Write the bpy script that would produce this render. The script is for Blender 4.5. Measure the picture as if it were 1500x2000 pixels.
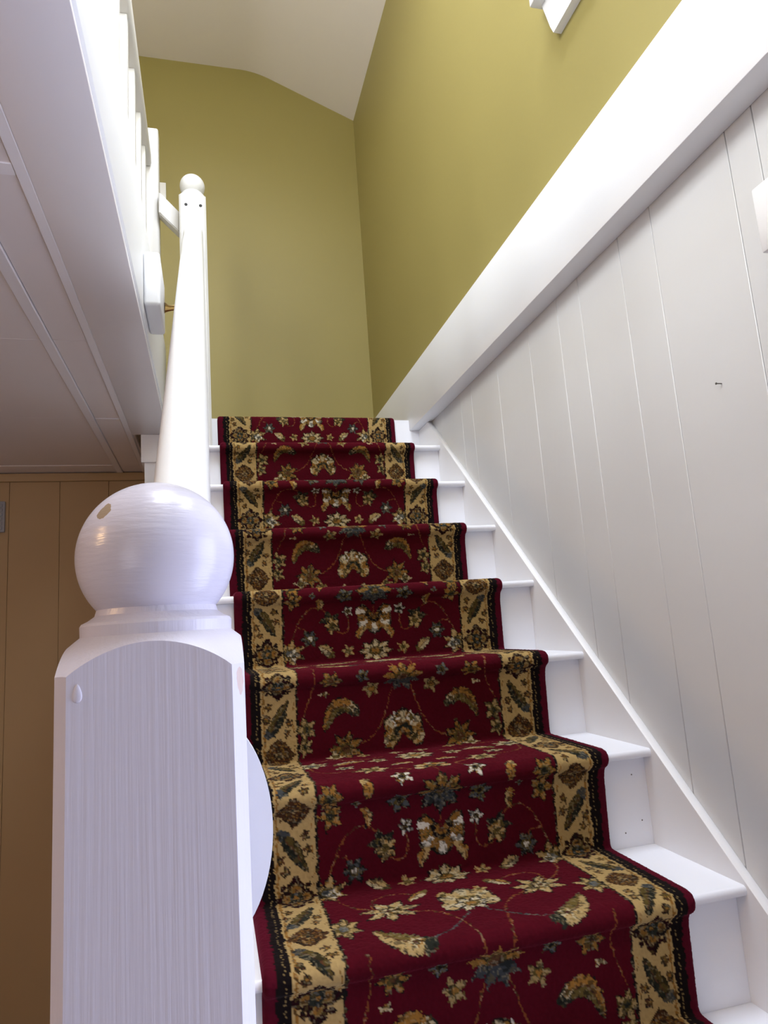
import bpy, bmesh, math
import numpy as np
from mathutils import Vector, Matrix

for o in list(bpy.data.objects):
    bpy.data.objects.remove(o)
SC = bpy.context.scene
COL = SC.collection

# ------------------------------------------------------------------ camera
YAW, PITCH, ROLL, FPX = 0.2561, 0.1681, -0.0697, 1319.159
CAM = Vector((-0.8806, -0.8818, 0.6780))
fw = Vector((math.sin(YAW)*math.cos(PITCH), math.cos(YAW)*math.cos(PITCH), math.sin(PITCH)))
rt0 = Vector((math.cos(YAW), -math.sin(YAW), 0)); up0 = rt0.cross(fw)
rt = rt0*math.cos(ROLL) + up0*math.sin(ROLL); up = -rt0*math.sin(ROLL) + up0*math.cos(ROLL)
cd = bpy.data.cameras.new('camera'); cam = bpy.data.objects.new('camera', cd); COL.objects.link(cam)
cd.sensor_fit = 'VERTICAL'; cd.sensor_height = 24.0; cd.lens = FPX*24.0/2000.0
cd.clip_start = 0.02
m = Matrix((rt, up, -fw)).transposed().to_4x4(); m.translation = CAM; cam.matrix_world = m
SC.camera = cam

# ------------------------------------------------------------------ world, daylight, exposure
SC.view_settings.view_transform = 'Standard'
try: SC.view_settings.look = 'None'
except Exception: pass
SC.view_settings.gamma = 1.0
SC.view_settings.use_curve_mapping = False
SC.view_settings.exposure = 0.25
W = bpy.data.worlds.new('world'); SC.world = W; W.use_nodes = True
bg = W.node_tree.nodes['Background']; bg.inputs[0].default_value = (0.80, 0.88, 1.0, 1); bg.inputs[1].default_value = 1.0

def area(name, loc, direction, sx, sy, power, color):
    d = bpy.data.lights.new(name, 'AREA'); d.shape = 'RECTANGLE'; d.size = sx; d.size_y = sy
    d.energy = power; d.color = color
    o = bpy.data.objects.new(name, d); COL.objects.link(o); o.location = loc
    o.rotation_euler = Vector(direction).to_track_quat('-Z', 'Y').to_euler()
    return o
# daylight standing outside the stairwell window, the hall window and the entry door glass
area('daylight_stairwell_window', (0.24, -0.10, 2.86), (-1, 0, 0), 0.94, 1.12, 50, (0.90, 0.94, 1.0))
area('daylight_hall_window', (-2.36, -0.60, 3.00), (1, 0, 0), 1.10, 1.20, 108, (0.93, 0.95, 1.0))
area('daylight_entry_door', (0.24, -0.64, 0.50), (-1, 0, 0), 0.72, 1.36, 20, (0.64, 0.69, 1.0))
area('daylight_roof_window', (-0.55, 0.08, 4.22), (0, 0, -1), 0.74, 1.14, 86, (0.82, 0.88, 1.0))
area('daylight_room_window', (-2.25, -2.36, 0.60), (0, 1, 0.1), 1.1, 1.2, 7, (1.0, 0.86, 0.96))

# ------------------------------------------------------------------ materials
def mat(name, color, rough=0.5, bump=0.0, scale=(40, 40, 40), var=0.0, detail=4.0, spec=0.5):
    M = bpy.data.materials.new(name); M.use_nodes = True
    nt = M.node_tree; b = nt.nodes['Principled BSDF']
    b.inputs['Base Color'].default_value = (*color, 1); b.inputs['Roughness'].default_value = rough
    b.inputs['Specular IOR Level'].default_value = spec
    if bump or var:
        tc = nt.nodes.new('ShaderNodeTexCoord'); mp = nt.nodes.new('ShaderNodeMapping')
        mp.inputs['Scale'].default_value = scale
        ns = nt.nodes.new('ShaderNodeTexNoise'); ns.inputs['Scale'].default_value = 1.0; ns.inputs['Detail'].default_value = detail
        nt.links.new(tc.outputs['Object'], mp.inputs['Vector']); nt.links.new(mp.outputs['Vector'], ns.inputs['Vector'])
        if bump:
            bp = nt.nodes.new('ShaderNodeBump'); bp.inputs['Strength'].default_value = bump; bp.inputs['Distance'].default_value = 0.002
            nt.links.new(ns.outputs['Fac'], bp.inputs['Height']); nt.links.new(bp.outputs['Normal'], b.inputs['Normal'])
        if var:
            n2 = nt.nodes.new('ShaderNodeTexNoise'); n2.inputs['Scale'].default_value = 2.3; n2.inputs['Detail'].default_value = 3
            nt.links.new(tc.outputs['Object'], n2.inputs['Vector'])
            mx = nt.nodes.new('ShaderNodeMix'); mx.data_type = 'RGBA'
            mx.inputs['A'].default_value = (*color, 1); mx.inputs['B'].default_value = (*[c*(1-var) for c in color], 1)
            nt.links.new(n2.outputs['Fac'], mx.inputs['Factor']); nt.links.new(mx.outputs['Result'], b.inputs['Base Color'])
    return M

MAT = {}
MAT['white'] = mat('white_gloss_paint', (0.84, 0.86, 0.92), 0.38, 0.12, (60, 60, 60), 0.03)
MAT['trim'] = mat('white_trim_paint', (0.82, 0.83, 0.85), 0.42, 0.08, (30, 6, 60), 0.02)
MAT['railing'] = mat('cream_railing_paint', (0.66, 0.65, 0.63), 0.42, 0.06, (40, 40, 10))
MAT['yellow'] = mat('olive_yellow_wall_paint', (0.312, 0.260, 0.080), 0.55, 0.10, (90, 90, 90), 0.03)
MAT['panel'] = mat('warm_grey_plank_paint', (0.705, 0.715, 0.715), 0.45, 0.12, (50, 50, 12), 0.05)
MAT['groove'] = mat('pale_groove_filler', (0.85, 0.84, 0.80), 0.6)
MAT['ceiling'] = mat('upper_ceiling_plaster', (0.80, 0.745, 0.70), 0.8, 0.15, (60, 60, 60), 0.03)
MAT['soffit'] = mat('soffit_board_paint', (0.88, 0.85, 0.87), 0.35, 0.06, (12, 12, 12), 0.06)
MAT['tile'] = mat('ceiling_panel_paint', (0.84, 0.78, 0.77), 0.38, 0.05, (10, 10, 10), 0.06)
MAT['entry'] = mat('pale_entry_tile', (0.74, 0.71, 0.71), 0.4, 0.05, (20, 20, 20), 0.1)
MAT['entrywall'] = mat('entry_wall_paint', (0.45, 0.42, 0.40), 0.6)
MAT['cream'] = mat('tan_room_wall_boards', (0.44, 0.30, 0.155), 0.6, 0.05, (40, 40, 10), 0.05)
MAT['floor'] = mat('brown_floor_boards', (0.30, 0.22, 0.15), 0.45, 0.1, (4, 60, 60), 0.2)
MAT['hallfloor'] = mat('hall_floor_boards', (0.55, 0.48, 0.38), 0.5, 0.1, (4, 60, 60), 0.2)
MAT['brass'] = mat('brass', (0.62, 0.42, 0.16), 0.25); MAT['brass'].node_tree.nodes['Principled BSDF'].inputs['Metallic'].default_value = 1.0
MAT['dark'] = mat('dark_hole', (0.02, 0.02, 0.02), 0.7)
MAT['steel'] = mat('nail_steel', (0.18, 0.17, 0.16), 0.35); MAT['steel'].node_tree.nodes['Principled BSDF'].inputs['Metallic'].default_value = 0.9
MAT['grey'] = mat('grey_plastic', (0.30, 0.31, 0.34), 0.5)
MAT['plate'] = mat('white_plastic', (0.84, 0.84, 0.84), 0.3)
MAT['shadeglow'] = mat('warm_lamp_glass', (1.0, 0.85, 0.6), 0.4)

def newel_material(name, scale, spots, rough):
    """white brushed paint, tinted lilac for the cool light on it, with chips of bare wood at given object-space points (x, y, z, radius)"""
    M = mat(name, (0.60, 0.585, 0.665), rough, 0.20, scale, 0.0, 5.0)  # lilac cast of the cool light is put into the white paint's base colour
    nt = M.node_tree; b = nt.nodes['Principled BSDF']
    tc = nt.nodes.new('ShaderNodeTexCoord')
    nz = nt.nodes.new('ShaderNodeTexNoise'); nz.inputs['Scale'].default_value = 130; nz.inputs['Detail'].default_value = 2
    nt.links.new(tc.outputs['Object'], nz.inputs['Vector'])
    total = None
    for (x, y, z, r, col, sz) in spots:
        mp = nt.nodes.new('ShaderNodeVectorMath'); mp.operation = 'SUBTRACT'; mp.inputs[1].default_value = (x, y, z)
        nt.links.new(tc.outputs['Object'], mp.inputs[0])
        sc = nt.nodes.new('ShaderNodeVectorMath'); sc.operation = 'MULTIPLY'; sc.inputs[1].default_value = (1, 1, sz)
        nt.links.new(mp.outputs[0], sc.inputs[0])
        ln = nt.nodes.new('ShaderNodeVectorMath'); ln.operation = 'LENGTH'; nt.links.new(sc.outputs[0], ln.inputs[0])
        ad = nt.nodes.new('ShaderNodeMath'); ad.operation = 'MULTIPLY_ADD'; ad.inputs[1].default_value = r*1.2
        nt.links.new(nz.outputs['Fac'], ad.inputs[0]); nt.links.new(ln.outputs['Value'], ad.inputs[2])
        lt = nt.nodes.new('ShaderNodeMath'); lt.operation = 'LESS_THAN'; lt.inputs[1].default_value = r*1.6
        nt.links.new(ad.outputs[0], lt.inputs[0])
        mx = nt.nodes.new('ShaderNodeMix'); mx.data_type = 'RGBA'
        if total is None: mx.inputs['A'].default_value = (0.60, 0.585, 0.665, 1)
        else: nt.links.new(total, mx.inputs['A'])
        mx.inputs['B'].default_value = (*col, 1)
        nt.links.new(lt.outputs[0], mx.inputs['Factor']); total = mx.outputs['Result']
    if total is not None: nt.links.new(total, b.inputs['Base Color'])
    return M

def glass_material():
    M = bpy.data.materials.new('window_glass'); M.use_nodes = True; nt = M.node_tree
    for n in list(nt.nodes):
        if n.type != 'OUTPUT_MATERIAL': nt.nodes.remove(n)
    out = [n for n in nt.nodes if n.type == 'OUTPUT_MATERIAL'][0]
    tr = nt.nodes.new('ShaderNodeBsdfTransparent'); gl = nt.nodes.new('ShaderNodeBsdfGlossy'); gl.inputs['Roughness'].default_value = 0.02
    mx = nt.nodes.new('ShaderNodeMixShader'); mx.inputs[0].default_value = 0.06
    nt.links.new(tr.outputs[0], mx.inputs[1]); nt.links.new(gl.outputs[0], mx.inputs[2]); nt.links.new(mx.outputs[0], out.inputs[0])
    return M
MAT['glass'] = glass_material()

# ------------------------------------------------------------------ helpers
WLOC = {}
def link(o, loc, parent):
    COL.objects.link(o)
    if parent is not None:
        o.parent = parent; o.location = Vector(loc) - WLOC[parent.name]
    else: o.location = loc
    WLOC[o.name] = Vector(loc)
    return o
def mark(o, label=None, cat=None, group=None, kind=None):
    if label: o['label'] = label
    if cat: o['category'] = cat
    if group: o['group'] = group
    if kind: o['kind'] = kind
    return o
def thing(name, loc, label, cat, group=None):
    o = bpy.data.objects.new(name, None); o.empty_display_size = 0.05
    link(o, Vector(loc), None); return mark(o, label, cat, group)
def obj(name, bm, material, parent=None, smooth=None, origin=None, kind=None):
    """bm is in world coordinates; the origin goes to the base centre"""
    bmesh.ops.recalc_face_normals(bm, faces=bm.faces)
    cs = [v.co for v in bm.verts]
    lo = Vector([min(c[i] for c in cs) for i in range(3)]); hi = Vector([max(c[i] for c in cs) for i in range(3)])
    if origin is None: origin = Vector(((lo.x+hi.x)/2, (lo.y+hi.y)/2, lo.z))
    for v in bm.verts: v.co -= origin
    if smooth is not None:
        for f in bm.faces: f.smooth = True
        for e in bm.edges:
            if len(e.link_faces) == 2 and e.calc_face_angle(0) > math.radians(smooth): e.smooth = False
    me = bpy.data.meshes.new(name); bm.to_mesh(me); bm.free()
    me.materials.append(MAT[material] if isinstance(material, str) else material)
    o = bpy.data.objects.new(name, me); link(o, origin, parent)
    if kind: o['kind'] = kind
    return o
def bx(bm, x0, x1, y0, y1, z0, z1, bev=0.0, seg=2):
    vs = [bm.verts.new((x, y, z)) for z in (z0, z1) for y in (y0, y1) for x in (x0, x1)]
    fs = [bm.faces.new([vs[i] for i in q]) for q in ((0,1,3,2),(4,6,7,5),(0,4,5,1),(2,3,7,6),(0,2,6,4),(1,5,7,3))]
    if bev:
        es = list({e for f in fs for e in f.edges})
        bmesh.ops.bevel(bm, geom=es, offset=bev, segments=seg, profile=0.5, affect='EDGES')
    return bm
def box(name, x0, x1, y0, y1, z0, z1, material, parent=None, bev=0.0, kind=None, seg=2):
    bm = bmesh.new(); bx(bm, x0, x1, y0, y1, z0, z1, bev, seg)
    return obj(name, bm, material, parent, 40 if bev else None, kind=kind)
def prism(bm, poly, axis, a, b):
    """extrude a 2D polygon along axis ('x': poly in y,z; 'y': poly in x,z; 'z': poly in x,y)"""
    def P(u, v, w): return {'x': (w, u, v), 'y': (u, w, v), 'z': (u, v, w)}[axis]
    A = [bm.verts.new(P(u, v, a)) for u, v in poly]; B = [bm.verts.new(P(u, v, b)) for u, v in poly]
    n = len(poly)
    bm.faces.new(A); bm.faces.new(B[::-1])
    for i in range(n): bm.faces.new((A[i], A[(i+1) % n], B[(i+1) % n], B[i]))
    return bm
def tube(bm, pts, r, n=12):
    rings = []
    for i, p in enumerate(pts):
        p = Vector(p); t = (Vector(pts[min(i+1, len(pts)-1)]) - Vector(pts[max(i-1, 0)])).normalized()
        a = t.orthogonal().normalized() if i == 0 else (rings_a - t*rings_a.dot(t)).normalized()
        rings_a = a; b = t.cross(a)
        rr = r[i] if isinstance(r, (list, tuple)) else r
        rings.append([bm.verts.new(p + (a*math.cos(2*math.pi*k/n) + b*math.sin(2*math.pi*k/n))*rr) for k in range(n)])
    for r0, r1 in zip(rings, rings[1:]):
        for k in range(n): bm.faces.new((r0[k], r0[(k+1) % n], r1[(k+1) % n], r1[k]))
    bm.faces.new(rings[0][::-1]); bm.faces.new(rings[-1])
    return bm
def lathe(bm, prof, cx, cy, n=64):
    rows = []
    for r, z in prof:
        if r < 1e-6: rows.append([bm.verts.new((cx, cy, z))])
        else: rows.append([bm.verts.new((cx+r*math.cos(2*math.pi*k/n), cy+r*math.sin(2*math.pi*k/n), z)) for k in range(n)])
    for a, b in zip(rows, rows[1:]):
        for k in range(n):
            q = [a[k % len(a)], a[(k+1) % len(a)], b[(k+1) % len(b)], b[k % len(b)]]
            q = list(dict.fromkeys(q))
            if len(q) > 2: bm.faces.new(q)
    for row in (rows[0], rows[-1]):
        if len(row) > 2: bm.faces.new(row)
    return bm
def wall_with_hole(name, material, axis, t0, t1, a0, a1, z0, z1, hole):
    """a wall slab with one rectangular opening (a0..a1 along the wall); axis 'x' = wall across x"""
    h0, h1, hz0, hz1 = hole; bm = bmesh.new()
    for (p, q, r, s) in ((a0, h0, z0, z1), (h1, a1, z0, z1), (h0, h1, z0, hz0), (h0, h1, hz1, z1)):
        if axis == 'x': bx(bm, t0, t1, p, q, r, s)
        else: bx(bm, p, q, t0, t1, r, s)
    return obj(name, bm, material, kind='structure')

# ------------------------------------------------------------------ measures of the place
G, R, OV, TH = 0.2247, 0.195, 0.0296, 0.0175          # run, rise, nosing overhang, tread thickness
ZF = -2*R                                             # entry landing
ZL = -5*R                                             # floor of the lower room
YF, YB, YR = -2.2, 2.64, 2.53                         # front wall, stairwell back wall, lower room back wall
XW, XL = 0.02, -3.6                                   # right wall, far left wall
ZS, ZH = 1.50, 1.73                                   # soffit, hall floor
ZC = 3.955                                            # upper ceiling

# ------------------------------------------------------------------ the shell
box('floor', XL, XW+0.1, YF, YB, ZL-0.1, ZL, 'floor', kind='structure')
box('floor_entry', -1.0, XW, YF, -0.245, ZL, ZF, 'entry', kind='structure')
# right wall: planked below, painted above with the window opening
bm = bmesh.new(); 
for q in ((YF, -1.0, ZL, 1.62), (-0.28, YB, ZL, 1.62), (-1.0, -0.28, ZL, -0.2), (-1.0, -0.28, 1.2, 1.62)): bx(bm, XW+0.012, XW+0.14, *q)
wr = obj('wall_right', bm, 'groove', kind='structure')
cuts = [-2.2, -1.75, -1.35, -1.06, -0.22, -0.066, -0.004, 0.214, 0.329, 0.505, 0.614, 0.784, 1.010, 1.237, 1.341, 1.564, 1.75, 1.95, 2.2, 2.64]
for a, b in zip(cuts, cuts[1:]):
    zlo = max(ZF, 0.881*a - 0.30) if a > -0.3 else ZF
    if a == -1.06: zlo = 1.27
    box('plank', XW, XW+0.016, a+0.0006, b-0.0006, zlo, 1.545, 'panel', wr, bev=0.0011, seg=1)
WY0, WY1, WZ0, WZ1 = -0.58, 0.36, 2.30, 3.42
wall_with_hole('wall_right_upper', 'yellow', 'x', XW, XW+0.14, YF, YB, 1.62, 4.05, (WY0, WY1, WZ0, WZ1))
box('wall_back', XL, XW+0.14, YB, YB+0.12, 1.40, 4.05, 'yellow', kind='structure')
XH = -2.2
wall_with_hole('wall_left_upper', 'yellow', 'x', XH-0.12, XH, YF, YB, 1.73, 4.05, (-1.15, -0.05, 2.40, 3.60))
box('wall_front_upper', XL, XW+0.14, YF-0.12, YF, 1.52, 4.05, 'yellow', kind='structure')
box('wall_front', -1.5, XW+0.14, YF-0.12, YF, ZL, 1.52, 'entrywall', kind='structure')
wall_with_hole('wall_front_left', 'entrywall', 'y', YF-0.12, YF, XL, -1.5, ZL, 1.52, (-2.8, -1.7, 0.0, 1.2))
box('wall_left', XL-0.12, XL, YF, YR, ZL, 1.52, 'entrywall', kind='structure')
# lower room back wall of broad cream boards
wl = box('wall_lower_back', XL, -0.99, YR+0.01, YR+0.10, ZL, 1.56, 'cream', kind='structure')
ex = [XL, -3.2, -2.8, -2.4, -2.0, -1.783, -1.567, -1.35, -1.12]
for a, b in zip(ex, ex[1:]):
    box('plank', a+0.0005, b-0.0005, YR, YR+0.014, ZL, 1.52, 'cream', wl, bev=0.0012, seg=1)
# partition under the landing, seen beside the handrail
wp = box('wall_partition', -1.127, -0.99, 1.875, YR, ZL, 1.385, 'trim', kind='structure')
box('cap_board', -1.139, -0.97, 1.865, YR, 1.385, 1.4995, 'trim', wp, bev=0.002)
# upper ceiling: flat over the hall, eased into a slope down to the right wall
poly = [(XL-0.1, ZC)]
crease = -0.56; sl = (ZC-3.705)/(XW-crease)
for i in range(13):
    x = crease - 0.09 + 0.18*i/12; t = i/12
    poly.append((x, ZC - sl*0.18*t*t/2))
poly += [(XW, 3.705), (XW+0.14, 3.705-sl*0.14), (XW+0.14, 4.15), (XL-0.1, 4.15)]
RX0, RX1, RY0, RY1 = -0.95, -0.15, -0.52, 0.68       # roof window over the foot of the stairs
def zceil(x): return float(np.interp(x, [p[0] for p in poly[:-2]], [p[1] for p in poly[:-2]]))
bm = bmesh.new(); prism(bm, poly, 'y', YF-0.1, RY0); prism(bm, poly, 'y', RY1, YB+0.1)
prism(bm, [(XL-0.1, ZC), (RX0, ZC), (RX0, 4.15), (XL-0.1, 4.15)], 'y', RY0, RY1)
prism(bm, [(RX1, zceil(RX1)), (XW+0.14, zceil(XW)-0.06), (XW+0.14, 4.15), (RX1, 4.15)], 'y', RY0, RY1)
obj('ceiling', bm, 'ceiling', smooth=25, kind='structure')
rw = bpy.data.objects.new('window_4', None); link(rw, Vector(((RX0+RX1)/2, (RY0+RY1)/2, 4.08)), None); rw['kind'] = 'structure'
for q in ((RX0, RX0+0.04, RY0, RY1), (RX1-0.04, RX1, RY0, RY1), (RX0+0.04, RX1-0.04, RY0, RY0+0.04), (RX0+0.04, RX1-0.04, RY1-0.04, RY1)):
    box('window_frame', *q, 4.08, 4.13, 'trim', rw, 0.003)
box('pane', RX0+0.04, RX1-0.04, RY0+0.04, RY1-0.04, 4.10, 4.104, 'glass', rw)
# hall floor slab, landing, floor over the entry behind the stairwell
box('floor_hall', XL, -1.062, YF, YB, 1.53, ZH, 'hallfloor', kind='structure')
box('floor_landing', -1.05, -0.041, 8*G+0.02, YB, 1.505, 8*R-0.015, 'hallfloor', kind='structure')
box('wall_stairwell_front', -1.05, XW, -1.37, -1.25, ZH, 4.0, 'yellow', kind='structure')
box('floor_over_entry', -1.05, XW-0.06, YF, -1.25, 1.50, ZH, 'trim', kind='structure')
# soffit board and fascia along the hall edge
box('trim_1', -1.173, -1.0386, YF, 1.875, ZS, 1.510, 'soffit', bev=0.0015, kind='structure')
box('trim_2', -1.062, -1.0386, -1.25, 1.875, 1.543, 1.863, 'trim', bev=0.002, kind='structure')
box('trim_5', -1.062, -1.0475, -1.25, 1.875, 1.510, 1.543, 'trim', kind='structure')
# heavy board along the right wall where the two wall finishes meet
bm = bmesh.new(); bx(bm, -0.0396, XW, YF, YB, ZS, 1.746, 0.0025, 2)
obj('trim_3', bm, 'trim', smooth=40, kind='structure')
# panelled ceiling of the lower room
cl = box('ceiling_lower', XL, -1.165, YF, YR, 1.512, 1.53, 'tile', kind='structure')
for xa, xb in ((-1.194, -1.173), (-1.311, -1.283), (-2.02, -1.992), (-2.75, -2.722)):
    box('runner_strip', xa, xb, YF, YR, 1.500, 1.5125, 'soffit', cl, bev=0.0015, seg=1)
ys = [YF, -1.78, -1.08, -0.39, 0.30, 1.00, 1.685, 2.385, YR]
cols = ((-1.283, -1.194), (-1.992, -1.311), (-2.722, -2.02), (XL, -2.75))
for i, (ya, yb) in enumerate(zip(ys, ys[1:])):
    for j, (xa, xb) in enumerate(cols):
        dz = 0.0012*((i*7 + j*5) % 3)
        box('ceiling_panel', xa+0.001, xb-0.001, ya+0.0012, yb-0.0012, 1.5045+dz, 1.5125, 'tile', cl, bev=0.0015, seg=1)
for xa, xb in ((-1.283, -1.194), (-1.992, -1.311)):
    box('cross_strip', xa+0.001, xb-0.001, 0.268, 0.300, 1.5015, 1.506, 'soffit', cl, bev=0.001, seg=1)
box('trim_4', XL, -1.14, YR-0.022, YR, 1.462, 1.5005, 'cream', bev=0.004, kind='structure')

# ------------------------------------------------------------------ windows and entry door
def window(name, axis, plane, depth, a0, a1, z0, z1, inward):
    """frame, sash bars and panes set in an opening; inward = sign of the direction into the room"""
    w = bpy.data.objects.new(name, None); w.empty_display_size = 0.05
    c = (plane, (a0+a1)/2, z0) if axis == 'x' else ((a0+a1)/2, plane, z0)
    link(w, Vector(c), None); w['kind'] = 'structure'
    def b(n, p, q, r, s, t0, t1, mt='trim', bev=0.003):
        t0, t1 = sorted((plane+t0*inward, plane+t1*inward))
        if axis == 'x': return box(n, t0, t1, p, q, r, s, mt, w, bev)
        return box(n, p, q, t0, t1, r, s, mt, w, bev)
    f = 0.045; o0, o1 = -depth*0.75, -depth*0.35
    b('window_frame', a0, a0+f, z0, z1, o0, o1); b('window_frame', a1-f, a1, z0, z1, o0, o1)
    b('window_frame', a0+f, a1-f, z0, z0+f, o0, o1); b('window_frame', a0+f, a1-f, z1-f, z1, o0, o1)
    zm = (z0+z1)/2; b('sash_rail', a0+f, a1-f, zm-0.02, zm+0.02, o0, o1)
    b('pane', a0+f, a1-f, z0+f, zm-0.02, -depth*0.58, -depth*0.55, 'glass', 0)
    b('pane', a0+f, a1-f, zm+0.02, z1-f, -depth*0.58, -depth*0.55, 'glass', 0)
    return w, b
w1, b1 = window('window_1', 'x', XW, 0.14, WY0, WY1, WZ0, WZ1, -1)
b1('casing', WY0-0.09, WY0, WZ0-0.02, WZ1+0.09, 0, 0.02); b1('casing', WY1, WY1+0.09, WZ0-0.02, WZ1+0.09, 0, 0.02)
b1('casing', WY0, WY1, WZ1, WZ1+0.09, 0, 0.02)
b1('window_sill', WY0-0.12, WY1+0.125, 2.255, 2.285, -0.05, 0.052, 'trim', 0.004)
bm = bmesh.new(); prism(bm, [(-0.66, 2.138), (0.437, 2.138), (0.448, 2.165), (0.474, 2.255), (-0.70, 2.255)], 'x', XW-0.022, XW)
obj('apron', bm, 'trim', w1)
w2, b2 = window('window_2', 'x', XH, 0.12, -1.15, -0.05, 2.40, 3.60, 1)
b2('casing', -1.25, -1.15, 2.40, 3.70, 0, 0.02); b2('casing', -0.05, 0.05, 2.40, 3.70, 0, 0.02); b2('window_sill', -1.28, 0.08, 2.36, 2.40, -0.03, 0.05)
window('window_3', 'y', YF, 0.12, -2.8, -1.7, 0.0, 1.2, 1)
dr, bd = window('door_1', 'x', XW, 0.14, -1.0, -0.28, -0.2, 1.2, -1)
bd('door_panel', -0.99, -0.29, ZF+0.01, -0.2, -0.09, -0.05)
bd('casing', -1.06, -1.0, ZF, 1.2, 0, 0.018); bd('casing', -0.28, -0.22, ZF, 1.2, 0, 0.018); bd('casing', -1.06, -0.22, 1.2, 1.265, 0, 0.018)

# ------------------------------------------------------------------ staircase
st = thing('staircase', (-0.48, 0.8, ZF), 'white painted wooden staircase rising beneath the patterned red runner', 'staircase')
for k in range(-1, 8):
    zt = k*R; y0 = k*G - OV; y1 = (k+1)*G + 0.002
    # tread with a rounded nosing
    prof = [(y1, zt-TH), (y1, zt)]
    rr = TH/2
    for i in range(9):
        a = math.pi/2 + math.pi*i/8
        prof.append((y0+rr*0.8+rr*0.8*math.cos(a), zt-rr+rr*math.sin(a)))
    bm = bmesh.new(); prism(bm, prof, 'x', -0.965, -0.0002); obj('tread', bm, 'white', st, 35)
for k in range(-1, 9):
    top = k*R - TH - 0.0004 if k < 8 else 8*R - 0.014
    xr = -0.0002 if k < 8 else -0.0405
    bm = bmesh.new(); bx(bm, -0.965, xr, k*G, k*G+0.018, (k-1)*R+0.0002, top)
    if k == 8: bx(bm, -0.0405, -0.0002, k*G, k*G+0.018, (k-1)*R+0.0002, ZS-0.001)
    ri = obj('riser', bm, 'white', st)
    if k == 2:
        for nx, nz in ((-0.034, 0.336), (-0.064, 0.224), (-0.022, 0.244)):
            bm = bmesh.new(); tube(bm, [(nx, k*G-0.0004, nz), (nx, k*G+0.001, nz)], 0.0016, 8); obj('nail_head', bm, 'steel', ri)
def zs(y): return 0.0285 + 0.881*y
bm = bmesh.new(); yt = (ZS-0.0005-0.0285)/0.881
prism(bm, [(-0.30, ZF), (yt+0.32, ZF+0.9), (8*G+0.017, 1.25), (8*G+0.017, ZS-0.0005), (yt, ZS-0.0005), (-0.30, zs(-0.30))], 'x', 0.0, XW-0.0003)
bmesh.ops.bevel(bm, geom=[e for e in bm.edges], offset=0.0012, segments=1, affect='EDGES')
obj('stringer', bm, 'trim', st, 40)
bm = bmesh.new()
prism(bm, [(-0.27, ZF), (-0.05, ZF), (8*G-0.02, 1.20), (8*G-0.02, 7*R-0.02), (-0.27, zs(-0.27)-0.05)], 'x', -0.988, -0.9655)
obj('stringer', bm, 'trim', st)

# ------------------------------------------------------------------ newel posts
def newel(cx, cy, zbase, ztop, label, post_mat, ball_mat):
    """square chamfered post with a turned shoulder, collar and ball; ztop is the height of the ball's centre"""
    t = thing('newel_post', (cx, cy, zbase), label, 'newel post', 'ball-topped white newel posts')
    h, c = 0.0528, 0.0075; zo = ztop - 0.734
    angs = []
    a1 = math.atan2(h-c, h); a2 = math.atan2(h, h-c)
    for q in range(4):
        base = q*math.pi/2
        for i in range(7): angs.append(base - a1 + 2*a1*i/7*1.0)
        for i in range(3): angs.append(base + a1 + (a2-a1)*i/3)
    def sq(a): return min(h/max(1e-9, abs(math.cos(a))), h/max(1e-9, abs(math.sin(a))), (2*h-c)/(abs(math.cos(a))+abs(math.sin(a))))
    z0, z1, r0, r1, p = 0.655, 0.684, 0.0735, 0.0470, 1.4
    def lr(z): return r0 - (r0-r1)*((z-z0)/(z1-z0))**p
    def lz(r): return z0 + (z1-z0)*max(0.0, (r0-r)/(r0-r1))**(1/p)
    bm = bmesh.new(); cols = []
    NS = 9
    fine = []
    for i, a in enumerate(angs):
        b = angs[(i+1) % len(angs)]; b = b if b > a else b + 2*math.pi
        n = 5 if (b-a) > 0.1 else 2
        fine += [a + (b-a)*j/n for j in range(n)]
    for a in fine:
        s = sq(a); zc = lz(s); col = []
        for z in (zbase, zbase + (zc+zo-zbase)*0.5, zc+zo): col.append((s, z))
        for i in range(1, NS+1):
            z = zc + (z1-zc)*i/NS; col.append((lr(z), z+zo))
        col += [(0.0470, 0.6855+zo), (0.0472, 0.6905+zo), (0.0462, 0.6922+zo), (0.0425, 0.6940+zo), (0.0385, 0.6968+zo), (0.0373, 0.7008+zo), (0.0, 0.7008+zo)]
        cols.append([bm.verts.new((cx+r*math.cos(a), cy+r*math.sin(a), z)) for r, z in col[:-1]])
    n = len(cols)
    for i in range(n):
        A, B = cols[i], cols[(i+1) % n]
        for j in range(len(A)-1): bm.faces.new((A[j], B[j], B[j+1], A[j+1]))
    bm.faces.new([c_[0] for c_ in cols]); bm.faces.new([c_[-1] for c_ in cols])
    post = obj('post', bm, post_mat, t, 22)
    bm = bmesh.new(); rb = 0.0502; pr = []
    a0 = math.asin(-0.0335/rb)
    for i in range(49):
        a = a0 + (math.pi/2 - a0)*i/48
        pr.append((max(0.0, rb*math.cos(a)) if i < 48 else 0.0, ztop + rb*math.sin(a)))
    lathe(bm, pr, cx, cy, 96)
    obj('ball_finial', bm, ball_mat, t, 40, origin=Vector((cx, cy, ztop)))
    return t, post
NX = -0.9155; NY = -0.409; NZ = 0.734
WOODC = (0.33, 0.25, 0.16)
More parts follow.
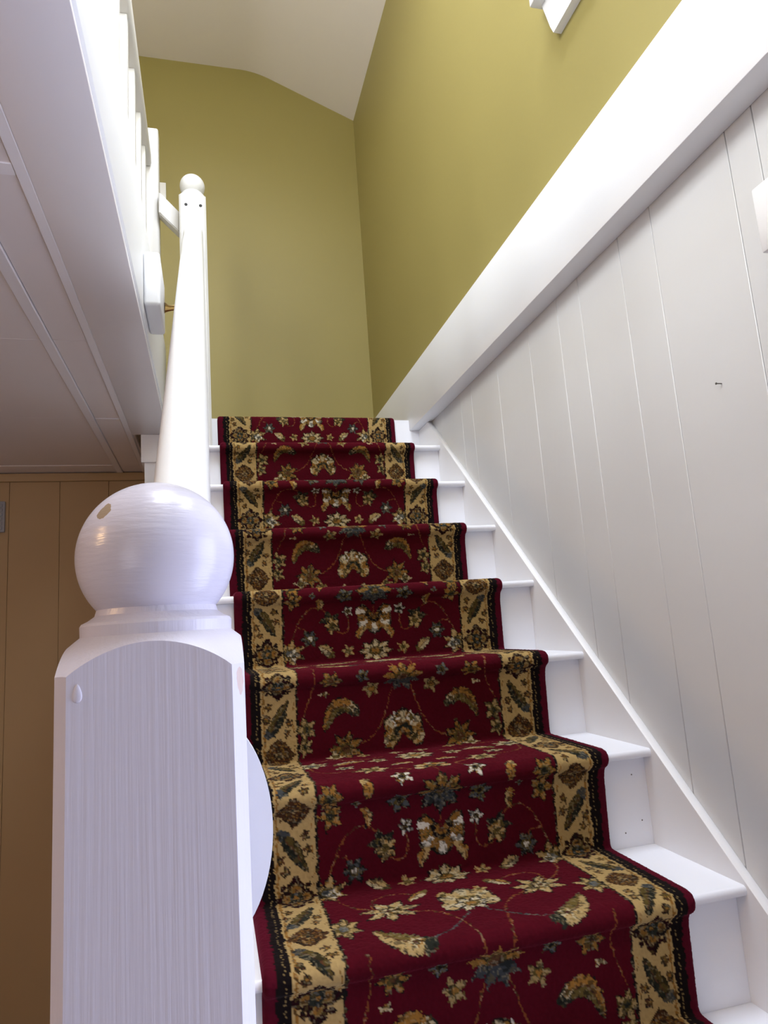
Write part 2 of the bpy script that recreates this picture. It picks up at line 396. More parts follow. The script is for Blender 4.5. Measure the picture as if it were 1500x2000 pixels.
# the chip on the ball lies where the sight line of the photograph meets it: up and to the left, towards the viewer
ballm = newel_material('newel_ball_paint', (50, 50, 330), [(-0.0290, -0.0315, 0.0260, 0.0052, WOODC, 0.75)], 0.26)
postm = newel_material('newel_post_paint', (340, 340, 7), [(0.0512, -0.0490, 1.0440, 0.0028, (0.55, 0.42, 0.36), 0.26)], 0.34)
plainm = mat('rail_paint', (0.70, 0.70, 0.69), 0.35, 0.10, (120, 120, 40))
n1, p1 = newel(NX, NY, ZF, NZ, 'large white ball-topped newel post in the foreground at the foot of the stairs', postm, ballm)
n2, p2 = newel(-0.917, 1.690+0.0528, 7*R, 2.528, 'white ball-topped newel post with two screw holes at the top of the stairs', plainm, plainm)
for sx in (-0.9425, -0.8855):
    bm = bmesh.new(); tube(bm, [(sx, 1.6890, 2.4105), (sx, 1.6905, 2.4105)], 0.0065, 14)
    obj('screw_hole', bm, 'dark', p2)
# a run of hardened paint on the foreground post
bm = bmesh.new(); bmesh.ops.create_uvsphere(bm, u_segments=16, v_segments=10, radius=1.0)
for v in bm.verts: v.co = Vector((NX-0.0395 + v.co.x*0.0022*(1.15-0.45*v.co.z), NY-0.0528 + v.co.y*0.0009, 0.6530 + v.co.z*0.0052))
obj('paint_drip', bm, postm, p1, 60)

# ------------------------------------------------------------------ handrail with rosette, bracket and backing block
hr = thing('handrail', (NX, 0.67, 0.5), 'white painted wooden handrail climbing between the two newel posts', 'handrail')
HX, HW, HH = -0.917, 0.038, 0.058
S_ = R/G
prof = []
for i in range(17):
    a = math.pi*i/16
    ca, sa = math.cos(a), math.sin(a)
    prof.append((HW*math.copysign(abs(ca)**0.55, ca), -0.030 + 0.030*abs(sa)**0.75))
prof += [(-HW*0.92, -0.048), (-HW*0.7, -HH), (HW*0.7, -HH), (HW*0.92, -0.048)]
bm = bmesh.new(); ends = []
for y in (NY+0.0528+0.016, 0.6, 1.6898):
    ends.append([bm.verts.new((HX+u, y, 0.855 + S_*y + v*1.25)) for u, v in prof])
for A, B in zip(ends, ends[1:]):
    for i in range(len(prof)):
        j = (i+1) % len(prof); bm.faces.new((A[i], A[j], B[j], B[i]))
bm.faces.new(ends[0]); bm.faces.new(ends[-1][::-1])
obj('rail', bm, plainm, hr, 40)
bm = bmesh.new(); ov = []
for (sc_, y) in ((1.0, NY+0.0529), (1.0, NY+0.0529+0.010), (0.95, NY+0.0529+0.014), (0.85, NY+0.0529+0.016)):
    ov.append([bm.verts.new((-0.893 + 0.0510*sc_*math.cos(2*math.pi*k/72), y, 0.544 + 0.082*sc_*math.sin(2*math.pi*k/72))) for k in range(72)])
for A, B in zip(ov, ov[1:]):
    for i in range(72): bm.faces.new((A[i], A[(i+1) % 72], B[(i+1) % 72], B[i]))
bm.faces.new(ov[0]); bm.faces.new(ov[-1][::-1])
obj('rosette', bm, 'trim', hr, 30)
bb = box('backing_block', -1.0385, -0.995, 0.90, 1.095, 1.573, 1.730, 'trim', hr, bev=0.009, seg=4)
bm = bmesh.new(); tube(bm, [(-0.9952, 1.10-0.03, 1.650), (-0.985, 1.072, 1.650), (-0.968, 1.08, 1.656), (-0.948, 1.09, 1.680), (-0.935, 1.10, 1.715), (-0.930, 1.102, 0.855+S_*1.102-0.07)], [0.017, 0.010, 0.008, 0.008, 0.009, 0.014], 14)
br = obj('bracket', bm, 'brass', hr, 40); br['label'] = 'curved brass handrail bracket'

# ------------------------------------------------------------------ balcony railing along the hall edge
rl = thing('balcony_railing', (-1.11, 0.3, ZH), 'white balcony railing with square balusters above the stairwell edge', 'railing')
box('top_rail', -1.142, -1.081, -1.25, 1.80, 2.645, 2.705, 'railing', rl, bev=0.010, seg=3)
box('bottom_rail', -1.140, -1.085, -1.25, 1.80, ZH, 1.785, 'railing', rl, bev=0.003)
first = None
for i, y in enumerate([1.69, 1.51, 1.305, 1.09, 0.88, 0.68, 0.48, 0.28, 0.08, -0.12, -0.32, -0.52, -0.72, -0.92, -1.12]):
    if first is None:
        first = box('baluster', -1.130, -1.095, y-0.0175, y+0.0175, 1.785, 2.645, 'railing', rl, bev=0.002)
        fy = y
    else:
        o = first.copy(); COL.objects.link(o); o.parent = rl; o.location = first.location + Vector((0, y-fy, 0))
box('end_post', -1.118, -1.0525, 1.80, 1.865, ZH, 2.835, 'railing', rl, bev=0.010, seg=3)
bm = bmesh.new(); prism(bm, [(-1.0526, 2.415), (-0.9705, 2.330), (-0.9705, 2.425), (-1.0526, 2.512)], 'y', 1.765, 1.815)
bmesh.ops.bevel(bm, geom=list(bm.edges), offset=0.004, segments=2, affect='EDGES')
obj('link_rail', bm, 'railing', rl, 40)

# ------------------------------------------------------------------ small wall fittings
sw = thing('light_switch', (-1.085, YB-0.004, 3.047), 'cream light switch plate high on the olive back wall', 'light switch')
pl = box('plate', -1.142, -1.069, YB-0.007, YB-0.0002, 3.047, 3.168, 'plate', sw, bev=0.002)
box('toggle', -1.110, -1.100, YB-0.014, YB-0.007, 3.09, 3.12, 'plate', pl, bev=0.001)
tb = thing('switch_box', (0.0, -0.14, 1.226), 'white switch box mounted on the grey planked wall at the picture edge', 'wall box')
box('cover', -0.012, 0.008, -0.188, -0.068, 1.226, 1.338, 'plate', tb, bev=0.003)
box('back_plate', 0.008, XW-0.0002, -0.182, -0.076, 1.232, 1.332, 'plate', tb, bev=0.001)
bm = bmesh.new(); tube(bm, [(XW+0.004, 0.092, 1.068), (XW-0.010, 0.094, 1.0685)], 0.0011, 8); tube(bm, [(XW-0.010, 0.094, 1.0685), (XW-0.0112, 0.0941, 1.0686)], 0.0022, 10)
mark(obj('nail', bm, 'steel'), 'bare steel nail sticking out of the grey planked wall', 'nail')
vt = thing('wall_vent', (-1.86, YR-0.01, 1.226), 'small grey grille on the dim brown wall at the left edge', 'vent')
vf = box('vent_frame', -1.93, -1.797, YR-0.014, YR-0.0002, 1.226, 1.371, 'grey', vt, bev=0.003)
for i in range(6):
    box('slat', -1.92, -1.807, YR-0.019, YR-0.014, 1.238+i*0.021, 1.252+i*0.021, 'grey', vf, bev=0.001, seg=1)

# warm ceiling lamp of the lower room
lp = thing('ceiling_lamp', (-2.55, -0.55, 1.42), 'round warm-lit ceiling lamp in the lower left room', 'lamp')
bm = bmesh.new(); lathe(bm, [(0.0, 1.499), (0.10, 1.499), (0.10, 1.485), (0.0, 1.485)], -2.55, -0.55, 40); obj('lamp_base', bm, 'brass', lp, 30)
ge = MAT['shadeglow'].node_tree.nodes['Principled BSDF']; ge.inputs['Emission Color'].default_value = (1.0, 0.62, 0.28, 1); ge.inputs['Emission Strength'].default_value = 115.0
bm = bmesh.new(); lathe(bm, [(0.0, 1.405)] + [(0.09*math.sin(math.pi/2*i/10), 1.485-0.08*math.cos(math.pi/2*i/10)) for i in range(1, 11)] + [(0.0, 1.4849)], -2.55, -0.55, 40)
obj('lamp_glass', bm, 'shadeglow', lp, 40)

# ------------------------------------------------------------------ the runner carpet
T0 = 0.011
def runner_path(kmin=-1):
    pts = [(2.55, 8*R-0.001), (8*G+0.012, 8*R-0.001), (8*G+0.002, 8*R-0.003), (8*G-0.007, 8*R-0.010), (8*G-T0, 8*R-0.022), (8*G-T0, 7*R+T0)]
    for k in range(7, kmin-1, -1):
        cy, cz, r = k*G-OV+0.008, k*R-TH/2, TH/2+T0
        for i in range(11):
            a = math.pi/2+math.pi*i/10
            pts.append((cy+r*math.cos(a), cz+r*math.sin(a)))
        pts.append((k*G-T0-0.004, k*R-TH-T0-0.02)); pts.append((k*G-T0, (k-1)*R+T0))
    pts.append((-0.62, (kmin-1)*R+T0))
    P = np.array(pts); s = np.r_[0, np.cumsum(np.hypot(*np.diff(P, axis=0).T))]
    ds = 0.002; S = np.arange(0, s[-1], ds)
    Q = np.c_[np.interp(S, s, P[:, 0]), np.interp(S, s, P[:, 1])]
    w = np.exp(-.5*(np.arange(-9, 10)*ds/0.0055)**2); w /= w.sum()
    Q2 = Q.copy()
    for j in (0, 1): Q2[:, j] = np.convolve(np.pad(Q[:, j], 9, mode='edge'), w, 'valid')
    return S, Q2
S, Q = runner_path()
TP, S0, XC = 0.939, 3.018, -0.4655       # pattern repeat, path length at the reference nosing, centre line

def lin(r, g, b):
    f = lambda c: ((c/255+0.055)/1.055)**2.4 if c > 10 else c/255/12.92
    return np.array([f(r), f(g), f(b)])
RED = np.array([0.074, 0.0030, 0.0080]); BURG = np.array([0.085, 0.004, 0.013]); BLACK = lin(26, 20, 20)
CREAM = lin(180, 152, 98); PALE = lin(196, 180, 140); GOLD = lin(150, 106, 46); OLIVE = lin(98, 82, 40); BROWN = lin(88, 56, 34)
GREY = lin(88, 92, 92); DGREEN = lin(40, 42, 34); PURP = lin(66, 26, 32); VINE = lin(122, 66, 34); WHITE = lin(216, 210, 190)
rng = np.random.default_rng(7)
def vnoise(a, b, cell, seed):
    r = np.random.default_rng(seed).random((512, 512))
    x, y = a/cell, b/cell; xi, yi = np.floor(x).astype(int), np.floor(y).astype(int); fx, fy = x-xi, y-yi
    fx = fx*fx*(3-2*fx); fy = fy*fy*(3-2*fy); g = lambda i, j: r[i % 512, j % 512]
    return (g(xi, yi)*(1-fx)*(1-fy)+g(xi+1, yi)*fx*(1-fy)+g(xi, yi+1)*(1-fx)*fy+g(xi+1, yi+1)*fx*fy)*2-1
U0 = 0.3625
class Paint:
    def __init__(s, U, V):
        s.U, s.V = U, V; s.C = np.empty(U.shape+(3,)); s.C[:] = RED
    def put(s, m, c): s.C[m] = c
    def loc(s, u, v):
        dv = (s.V - v + TP/2) % TP - TP/2
        return s.U - u, dv
    def flower(s, u, v, ru, rv, n=6, pet=CREAM, alt=GOLD, core=BROWN, rim=BLACK, ph=0.0, lob=0.22, fade=None):
        du, dv = s.loc(u, v); near = (np.abs(du) < ru*1.5) & (np.abs(dv) < rv*1.5)
        du, dv = du[near]/ru, dv[near]/rv; rad = np.hypot(du, dv); th = np.arctan2(dv, du) + ph
        edge = 1 - lob + lob*np.cos(n*th) + 0.07*np.cos(3*n*th)
        cc = s.C[near]; 
        cc[(rad < edge+0.13)] = rim if rim is not None else cc[(rad < edge+0.13)]
        m = rad < edge; k = np.cos(n*th) 
        cc[m] = pet
        cc[m & (rad > 0.62) & (k < 0.55)] = alt
        cc[m & (k < -0.72) & (rad > 0.3)] = BLACK*1.4
        cc[m & (rad < 0.42)] = OLIVE*0.8
        cc[rad < 0.27] = core
        if fade is not None:
            f = m & (dv > 0.1) & (rad > 0.2); cc[f] = fade
        s.C[near] = cc
    def palmette(s, u, v, ru, rv, flip=1, pet=CREAM, alt=GOLD, core=DGREEN):
        """fan of petals opening towards -v (flip=1) with a dark heart"""
        du, dv = s.loc(u, v); dv = dv*flip
        near = (np.abs(du) < ru*1.4) & (np.abs(dv) < rv*1.4); du, dv = du[near]/ru, dv[near]/rv
        th = np.arctan2(du, -(dv-0.55)); rad = np.hypot(du, dv-0.55)/1.45
        edge = 0.80 + 0.20*np.abs(np.cos(3.5*th)); m = (rad < edge) & (np.abs(th) < 2.25)
        cc = s.C[near]; cc[(rad < edge+0.1) & (np.abs(th) < 2.4)] = BLACK*1.3
        cc[m] = alt; cc[m & (rad > 0.5) & (np.abs(np.sin(3.5*th)) < 0.62)] = pet
        cc[m & (rad < 0.45)] = core; cc[m & (rad < 0.26)] = alt; cc[m & (rad < 0.14)] = BROWN
        s.C[near] = cc
    def vine(s, pts, c=VINE, w=0.0014):
        P = np.array(pts, float)
        for _ in range(3):
            Qn = [P[0]]
            for a, b in zip(P, P[1:]): Qn += [0.75*a+0.25*b, 0.25*a+0.75*b]
            P = np.array(Qn+[P[-1]])
        for a, b in zip(P, P[1:]):
            du, dv = s.loc(*a); d = b-a; L = d@d+1e-12
            near = (np.abs(du) < abs(d[0])+0.006) & (np.abs(dv) < abs(d[1])+0.006)
            x, y = du[near], dv[near]; t = np.clip((x*d[0]+y*d[1])/L, 0, 1)
            q = np.hypot(x-t*d[0], y-t*d[1]) < w; cc = s.C[near]; cc[q] = c; s.C[near] = cc
    def leaf(s, p0, p1, p2, w, outer=CREAM, inner=OLIVE, head=DGREEN, side=1, teeth=9, headend=0):
        """serrated leaf along the curve p0 p1 p2, widest in the middle; head is the dark knob at its start"""
        P0, P1, P2 = map(np.array, (p0, p1, p2)); N = 40
        best = None
        du, dv = s.loc(*((P0+P1+P2)/3)); near = (np.abs(du) < 0.085) & (np.abs(dv) < 0.085); du, dv = du[near], dv[near]
        o = (P0+P1+P2)/3; bd = np.full(du.shape, 9.0); bt = np.zeros(du.shape); bs = np.zeros(du.shape)
        for i in range(N+1):
            t = i/N; c = (1-t)**2*P0+2*t*(1-t)*P1+t*t*P2 - o; tg = 2*(1-t)*(P1-P0)+2*t*(P2-P1); tg = tg/(np.hypot(*tg)+1e-9)
            x, y = du-c[0], dv-c[1]; d = np.hypot(x, y); q = d < bd
            bd[q] = d[q]; bt[q] = t; bs[q] = (x*tg[1]-y*tg[0])[q]
        prof = w*(np.sin(np.pi*np.clip(bt*0.86+0.12, 0, 1))**0.8)*(0.80+0.22*np.abs(np.sin(teeth*np.pi*bt)))
        cc = s.C[near]; ins = bd < prof
        cc[bd < prof+0.0018] = BLACK*1.3
        cc[ins] = outer; cc[ins & (bs*side > prof*0.05)] = inner; cc[ins & (np.abs(bs) < prof*0.10)] = BROWN
        hb = (bt < 0.14) if headend == 0 else (bt > 0.86)
        cc[(bd < prof*1.25+0.002) & hb] = head
        s.C[near] = cc

def paint(U, V):
    """U = distance from the centre line (mirrored), V = distance along the runner within the repeat"""
    s = Paint(np.abs(U), V)
    A = np.abs(U)
    # vines
    s.vine([(0.020, 0.040), (0.030, 0.065), (0.041, 0.106), (0.065, 0.145), (0.099, 0.164), (0.120, 0.168)])
    s.vine([(0.205, -0.05), (0.200, 0.00), (0.205, 0.04), (0.225, 0.09)])
    s.vine([(0.225, 0.225), (0.180, 0.205), (0.150, 0.215), (0.152, 0.235), (0.110, 0.245), (0.065, 0.235)])
    s.vine([(0.232, 0.275), (0.225, 0.320), (0.195, 0.345), (0.150, 0.345), (0.117, 0.358)])
    s.vine([(0.105, 0.365), (0.070, 0.372), (0.045, 0.385), (0.055, 0.405), (0.075, 0.428)])
    s.vine([(0.0, 0.395), (0.0, 0.45)]); s.vine([(0.0, 0.51), (0.0, 0.56)])
    s.vine([(0.070, 0.555), (0.068, 0.585), (0.078, 0.600), (0.098, 0.598), (0.113, 0.585)])
    s.vine([(0.113, 0.560), (0.140, 0.532), (0.170, 0.530), (0.200, 0.560), (0.222, 0.615)]); s.vine([(0.173, 0.605), (0.185, 0.580), (0.205, 0.580)])
    s.vine([(0.215, 0.665), (0.205, 0.705), (0.175, 0.738), (0.150, 0.748)])
    s.vine([(0.163, 0.742), (0.160, 0.705), (0.135, 0.690), (0.100, 0.692), (0.078, 0.712)])
    s.vine([(0.120, 0.770), (0.075, 0.780), (0.045, 0.815), (0.035, 0.850), (0.026, 0.900), (0.018, 0.945)])
    s.vine([(0.105, 0.878), (0.070, 0.868), (0.035, 0.835), (0.010, 0.805)], GREY*0.6)
    # riser with the big arched leaves
    s.flower(0.0, 0.014, 0.046, 0.040, 9, GOLD, GOLD*0.8, BROWN, None, math.pi/2, 0.16, GREY*0.45)
    s.flower(0.166, 0.010, 0.024, 0.022, 6, GOLD, OLIVE, BROWN)
    s.flower(0.179, 0.049, 0.013, 0.006, 3, PALE, GOLD, CREAM, None)
    s.flower(0.094, 0.003, 0.015, 0.017, 5, GREY*1.1, OLIVE, BLACK)
    s.flower(0.071, 0.045, 0.021, 0.021, 5, CREAM*0.75, OLIVE, GOLD, None)
    s.leaf((0.108, 0.092), (0.158, 0.048), (0.180, 0.128), 0.0165, GOLD*1.1, OLIVE, DGREEN, -1)
    s.flower(0.117, 0.082, 0.010, 0.010, 4, PALE, GOLD, BROWN, None)
    s.palmette(0.0, 0.132, 0.034, 0.036, 1, PALE, GOLD)
    s.flower(0.026, 0.160, 0.014, 0.018, 4, CREAM, GOLD, OLIVE, None); s.flower(0.020, 0.118, 0.011, 0.016, 4, WHITE, GOLD, OLIVE, None)
    s.flower(0.222, 0.120, 0.022, 0.024, 5, CREAM*0.9, OLIVE, DGREEN); s.flower(0.226, 0.158, 0.018, 0.020, 5, CREAM*0.85, OLIVE, DGREEN)
    s.flower(0.134, 0.170, 0.034, 0.034, 7, GOLD*0.9, OLIVE, BROWN); s.flower(0.160, 0.190, 0.020, 0.016, 4, PALE, GOLD, OLIVE, None)
    s.flower(0.030, 0.208, 0.016, 0.010, 4, PALE, GOLD, CREAM, None); s.flower(0.100, 0.200, 0.016, 0.012, 4, CREAM, GOLD, OLIVE, None)
    # tread
    s.flower(0.0, 0.262, 0.040, 0.034, 8, PALE, CREAM, GOLD, BLACK, 0, 0.14)
    s.flower(0.083, 0.272, 0.020, 0.018, 5, PALE, GOLD, OLIVE)
    s.leaf((0.175, 0.272), (0.150, 0.255), (0.112, 0.262), 0.011, PALE, GOLD, OLIVE, 1, 6)
    s.flower(0.222, 0.252, 0.034, 0.028, 7, PALE, CREAM, GREY); s.flower(0.162, 0.312, 0.020, 0.015, 5, PALE, OLIVE, GREY)
    s.flower(0.117, 0.358, 0.032, 0.026, 6, CREAM, PALE, OLIVE); s.palmette(0.0, 0.376, 0.026, 0.022, 1, PALE, GOLD)
    s.leaf((0.030, 0.330), (0.050, 0.322), (0.070, 0.335), 0.008, PALE, GOLD, CREAM, 1, 4)
    s.flower(0.075, 0.430, 0.020, 0.019, 5, WHITE, GOLD, BLACK)
    # nose and riser with the round palmette
    s.leaf((0.150, 0.432), (0.138, 0.446), (0.146, 0.474), 0.0095, GOLD*1.15, GOLD, CREAM, 1, 5)
    s.leaf((0.150, 0.504), (0.138, 0.516), (0.146, 0.535), 0.0085, CREAM, GOLD, GOLD, 1, 4)
    s.flower(0.0, 0.480, 0.044, 0.042, 8, GOLD*0.85, OLIVE, BROWN, BLACK, 0, 0.16, GREY*0.5); s.flower(0.0, 0.482, 0.024, 0.022, 8, GREY*0.5, DGREEN, BROWN, None)
    s.flower(0.081, 0.494, 0.023, 0.022, 5, GREY*0.8, OLIVE, BLACK); s.flower(0.165, 0.488, 0.010, 0.008, 4, GREY, OLIVE, BLACK, None)
    s.flower(0.216, 0.460, 0.024, 0.030, 6, GOLD, OLIVE, DGREEN); s.flower(0.214, 0.506, 0.022, 0.026, 5, GOLD*1.1, CREAM*0.7, DGREEN)
    s.flower(0.071, 0.543, 0.015, 0.014, 5, WHITE*0.85, GREY, BLACK)
    s.palmette(0.0, 0.572, 0.034, 0.032, -1, WHITE, GOLD*0.8, BLACK); s.flower(0.030, 0.562, 0.012, 0.012, 4, GOLD, OLIVE, GOLD, None)
    s.flower(0.118, 0.566, 0.028, 0.026, 5, DGREEN, BLACK*1.5, DGREEN, None); s.flower(0.112, 0.578, 0.020, 0.021, 5, CREAM, GOLD, OLIVE)
    s.leaf((0.030, 0.590), (0.046, 0.598), (0.044, 0.618), 0.0090, CREAM, GOLD*1.2, CREAM, 1, 3)
    s.flower(0.173, 0.608, 0.021, 0.021, 6, GREY*0.65, DGREEN, WHITE)
    # lower tread
    s.flower(0.0, 0.650, 0.042, 0.027, 8, PALE, CREAM, GOLD, BLACK, 0, 0.14)
    s.flower(0.075, 0.646, 0.017, 0.016, 5, CREAM, GOLD, OLIVE, None)
    s.leaf((0.118, 0.655), (0.128, 0.636), (0.152, 0.630), 0.012, PALE, CREAM, OLIVE, 1, 5)
    s.flower(0.226, 0.642, 0.036, 0.030, 7, CREAM, GOLD, GREY, BLACK); s.flower(0.215, 0.648, 0.014, 0.016, 4, WHITE, PALE, GREY, None)
    s.leaf((0.060, 0.700), (0.078, 0.712), (0.096, 0.730), 0.010, PALE, GOLD, OLIVE, 1, 5)
    s.flower(0.137, 0.757, 0.046, 0.036, 7, CREAM, PALE, BROWN, BLACK, 0.3, 0.25); s.flower(0.140, 0.757, 0.018, 0.014, 5, PALE, GOLD, PURP)
    s.palmette(0.0, 0.752, 0.036, 0.036, 1, PALE, CREAM, OLIVE); s.flower(0.0, 0.782, 0.034, 0.026, 6, PALE, WHITE, GOLD, BLACK)
    s.flower(0.034, 0.730, 0.014, 0.014, 4, CREAM, GOLD, OLIVE, None)
    s.flower(0.226, 0.794, 0.030, 0.036, 7, CREAM, OLIVE, GREY)
    s.leaf((0.104, 0.886), (0.148, 0.888), (0.180, 0.822), 0.021, CREAM, OLIVE*1.2, DGREEN, 1, 8)
    s.flower(0.128, 0.878, 0.014, 0.014, 5, PALE, GOLD, PURP, None)
    # border
    B0, B1 = 0.2435, 0.3205
    inb = (A > B0) & (A < B1); s.C[(A > B0-0.0045) & (A <= B0)] = BLACK; s.C[inb] = CREAM
    s.C[(A > B1-0.008) & (A < B1-0.004) & inb] = GOLD*0.95; s.C[(A > B0+0.0045) & (A < B0+0.0065) & inb & (np.sin(V*2*np.pi/0.05) > 0.2)] = GOLD
    pitch = TP/6; M0 = s.C.copy()
    for i in range(6):
        vc = 0.014 + i*pitch; bc = 0.283
        nxt = vc + pitch
        if i % 2 == 0:
            s.leaf((0.306, vc+0.113), (0.283, vc+0.085), (0.262, vc+0.044), 0.0125, OLIVE*0.7, DGREEN, GREY*0.55, 1, 6)
            spots = [(0.303, 0.052), (0.309, 0.078), (0.259, 0.088), (0.264, 0.110)]
        else:
            s.leaf((0.306, vc+0.043), (0.283, vc+0.070), (0.262, vc+0.112), 0.0125, OLIVE*0.7, DGREEN, GREY*0.55, 1, 6)
            spots = [(0.262, 0.050), (0.258, 0.074), (0.308, 0.088), (0.300, 0.108)]
        for (a, b) in spots: s.flower(a, vc+b, 0.0085, 0.0092, 5, BROWN, OLIVE*0.8, GOLD, BLACK*1.4)
    for i in range(6):
        vc = 0.014 + i*pitch; bc = 0.283; du, dv = s.loc(bc, vc)
        if i % 2 == 0:
            rad = np.hypot(du, dv/1.05); th = np.arctan2(dv, du)
            e = 0.0270 + 0.0065*np.cos(4*th) + 0.0015*np.cos(12*th); e2 = 0.0215 + 0.0055*np.cos(4*th)
            s.C[(rad < e+0.0035)] = PURP*0.35
            lob = np.minimum(np.minimum(np.hypot(du-0.0165, dv), np.hypot(du+0.0165, dv)), np.minimum(np.hypot(du, dv-0.0165), np.hypot(du, dv+0.0165)))
            s.C[lob < 0.0098] = CREAM*0.55; s.C[lob < 0.0072] = GOLD*0.85; s.C[lob < 0.0025] = BROWN
            s.C[rad < 0.0125] = DGREEN*1.2; s.C[(rad < 0.0125) & (np.abs(np.sin(2*th)) < 0.35)] = GREY*0.9; s.C[rad < 0.004] = GOLD
            dg = np.minimum.reduce([np.hypot(np.abs(du)-0.0225, np.abs(dv)-0.0215)]); s.C[dg < 0.0055] = PURP*0.35
        else:
            d = np.abs(du)/0.0345 + np.abs(dv)/0.0375; d = d*(1+0.05*np.sin(du*900)*np.sin(dv*900)); d2 = np.hypot(du/0.033, dv/0.033); d = 0.55*d+0.45*d2
            s.C[d < 1.0] = BROWN*0.62; th = np.arctan2(dv, du); rad = np.hypot(du, dv)
            lace = (np.abs(rad-0.015-0.003*np.cos(6*th)) < 0.0018) | (np.abs(rad-0.0225) < 0.0012)
            s.C[lace & (d < 0.9) & (np.sin(18*th) > -0.3)] = GOLD*0.8
            s.C[(rad < 0.009) & (np.cos(4*th) > 0)] = CREAM*0.75; s.C[rad < 0.003] = DGREEN
    # outer bands
    o = A >= B1; s.C[o] = BLACK*0.8; s.C[(A > 0.3285) & (A < 0.3305) & (np.sin(V*2*np.pi/0.0075) > 0.1)] = CREAM*0.55
    s.C[A >= 0.3425] = BURG
    # motifs are broken up knot by knot: darker veins and paler tips
    bgc = np.empty_like(s.C); bgc[:] = RED; bgc[inb] = CREAM
    mot = (np.abs(s.C - bgc).max(-1) > 1e-4) & (A < B1)
    n1 = vnoise(U*1.0+5, SS, 0.0052, 21); n2 = vnoise(U+9, SS, 0.0030, 22)
    dk = mot & (n1 > 0.34); s.C[dk] = s.C[dk]*0.30 + DGREEN*0.35
    md = mot & (n1 < -0.30) & (n2 > 0); s.C[md] = s.C[md]*0.55 + OLIVE*0.45
    lt = mot & (n2 < -0.52); s.C[lt] = s.C[lt]*0.7 + PALE*0.22
    o = A >= B1; s.C[o] = BLACK*0.8; s.C[(A > 0.3285) & (A < 0.3305) & (np.sin(V*2*np.pi/0.0075) > 0.1)] = CREAM*0.55
    s.C[A >= 0.3425] = BURG
    return s.C

nu = 303
sa = 0.60; se = S[-1]-0.004
Sr = np.arange(sa, se, 0.0024)
py, pz = np.interp(Sr, S, Q[:, 0]), np.interp(Sr, S, Q[:, 1])
ty, tz = np.gradient(py, Sr), np.gradient(pz, Sr); tl = np.hypot(ty, tz); ny, nz = tz/tl, -ty/tl
Ur = np.linspace(-U0, U0, nu)
UU, SS = np.meshgrid(Ur, Sr)
# yarn raggedness: the drawing wanders by a knot or so
wu = UU + 0.0024*vnoise(UU, SS, 0.0058, 1) + 0.0014*vnoise(UU, SS, 0.0025, 2)
wv = SS - S0 + 0.0024*vnoise(UU, SS, 0.0058, 3) + 0.0014*vnoise(UU, SS, 0.0025, 4)
colr = paint(wu, wv % TP)
tone = 1 + 0.10*vnoise(UU, SS, 0.003, 5) + 0.06*vnoise(UU, SS, 0.03, 6)
colr = np.clip(0.72*colr*tone[..., None], 0, 1)
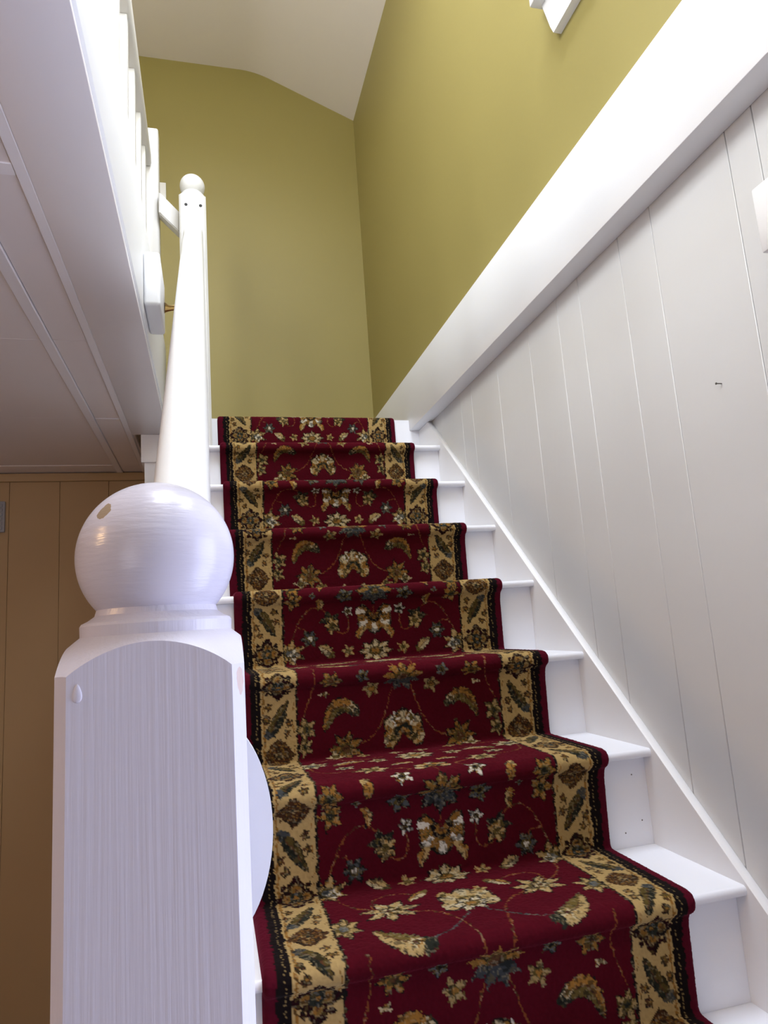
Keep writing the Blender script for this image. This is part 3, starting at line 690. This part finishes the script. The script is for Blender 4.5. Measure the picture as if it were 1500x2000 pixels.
# the runner is laid a little unevenly: its two edges wander
kk = np.interp(Sr, [0.7, 1.2, 1.66, 2.11, 2.56, 3.02, 3.47, 3.93, 4.9], [8, 7, 6, 5, 4, 3, 2, 1, -1])
xr = np.interp(kk, [-1, 1, 2, 3, 4, 5, 6, 7, 8], [-0.108, -0.1075, -0.102, -0.097, -0.097, -0.098, -0.101, -0.104, -0.106])
xl = np.interp(kk, [-1, 3, 4, 5, 6, 7, 8], [-0.825, -0.826, -0.828, -0.832, -0.837, -0.840, -0.843])
XX = XC + UU
er = np.clip((UU-0.20)/(U0-0.20), 0, 1); el = np.clip((-UU-0.20)/(U0-0.20), 0, 1)
XX = XX + er*(xr - XC - U0)[:, None] + el*(xl - XC + U0)[:, None]
edge = np.clip((np.abs(UU)-(U0-0.011))/0.011, 0, 1)
off = -0.0105*(1-np.sqrt(np.clip(1-edge**2, 0, 1))) + 0.0004*vnoise(UU, SS, 0.003, 8) + 0.0003*rng.standard_normal(UU.shape)*(edge < 0.9)
X = XX; Y = py[:, None] + off*ny[:, None]; Z = pz[:, None] + off*nz[:, None]
nr = len(Sr); org = np.array([XC, 0.6, -0.38])
co = np.stack([X, Y, Z], -1).reshape(-1, 3) - org
idx = np.arange(nr*nu).reshape(nr, nu)
quads = np.stack([idx[:-1, :-1], idx[1:, :-1], idx[1:, 1:], idx[:-1, 1:]], -1).reshape(-1, 4)
me = bpy.data.meshes.new('stair_runner')
me.vertices.add(len(co)); me.vertices.foreach_set('co', co.ravel())
me.loops.add(quads.size); me.loops.foreach_set('vertex_index', quads.ravel().astype(np.int32))
me.polygons.add(len(quads)); me.polygons.foreach_set('loop_start', np.arange(0, quads.size, 4, dtype=np.int32))
try: me.polygons.foreach_set('loop_total', np.full(len(quads), 4, dtype=np.int32))
except Exception: pass
me.update(calc_edges=True)
ca = me.attributes.new('yarn', 'FLOAT_COLOR', 'POINT')
ca.data.foreach_set('color', np.concatenate([colr.reshape(-1, 3), np.ones((nr*nu, 1))], 1).astype(np.float32).ravel())
me.polygons.foreach_set('use_smooth', np.ones(len(quads), dtype=bool))
CM = bpy.data.materials.new('runner_pile'); CM.use_nodes = True; nt = CM.node_tree; b = nt.nodes['Principled BSDF']
at = nt.nodes.new('ShaderNodeAttribute'); at.attribute_name = 'yarn'; nt.links.new(at.outputs['Color'], b.inputs['Base Color'])
b.inputs['Roughness'].default_value = 0.95; b.inputs['Specular IOR Level'].default_value = 0.05
b.inputs['Sheen Weight'].default_value = 0.75; b.inputs['Sheen Roughness'].default_value = 0.5
gm = nt.nodes.new('ShaderNodeGamma'); gm.inputs['Gamma'].default_value = 0.7; nt.links.new(at.outputs['Color'], gm.inputs['Color']); nt.links.new(gm.outputs['Color'], b.inputs['Sheen Tint'])
me.materials.append(CM)
ro = bpy.data.objects.new('stair_runner', me); COL.objects.link(ro); ro.location = org
mark(ro, 'dark red oriental stair runner carpet with cream floral borders covering the steps', 'carpet')
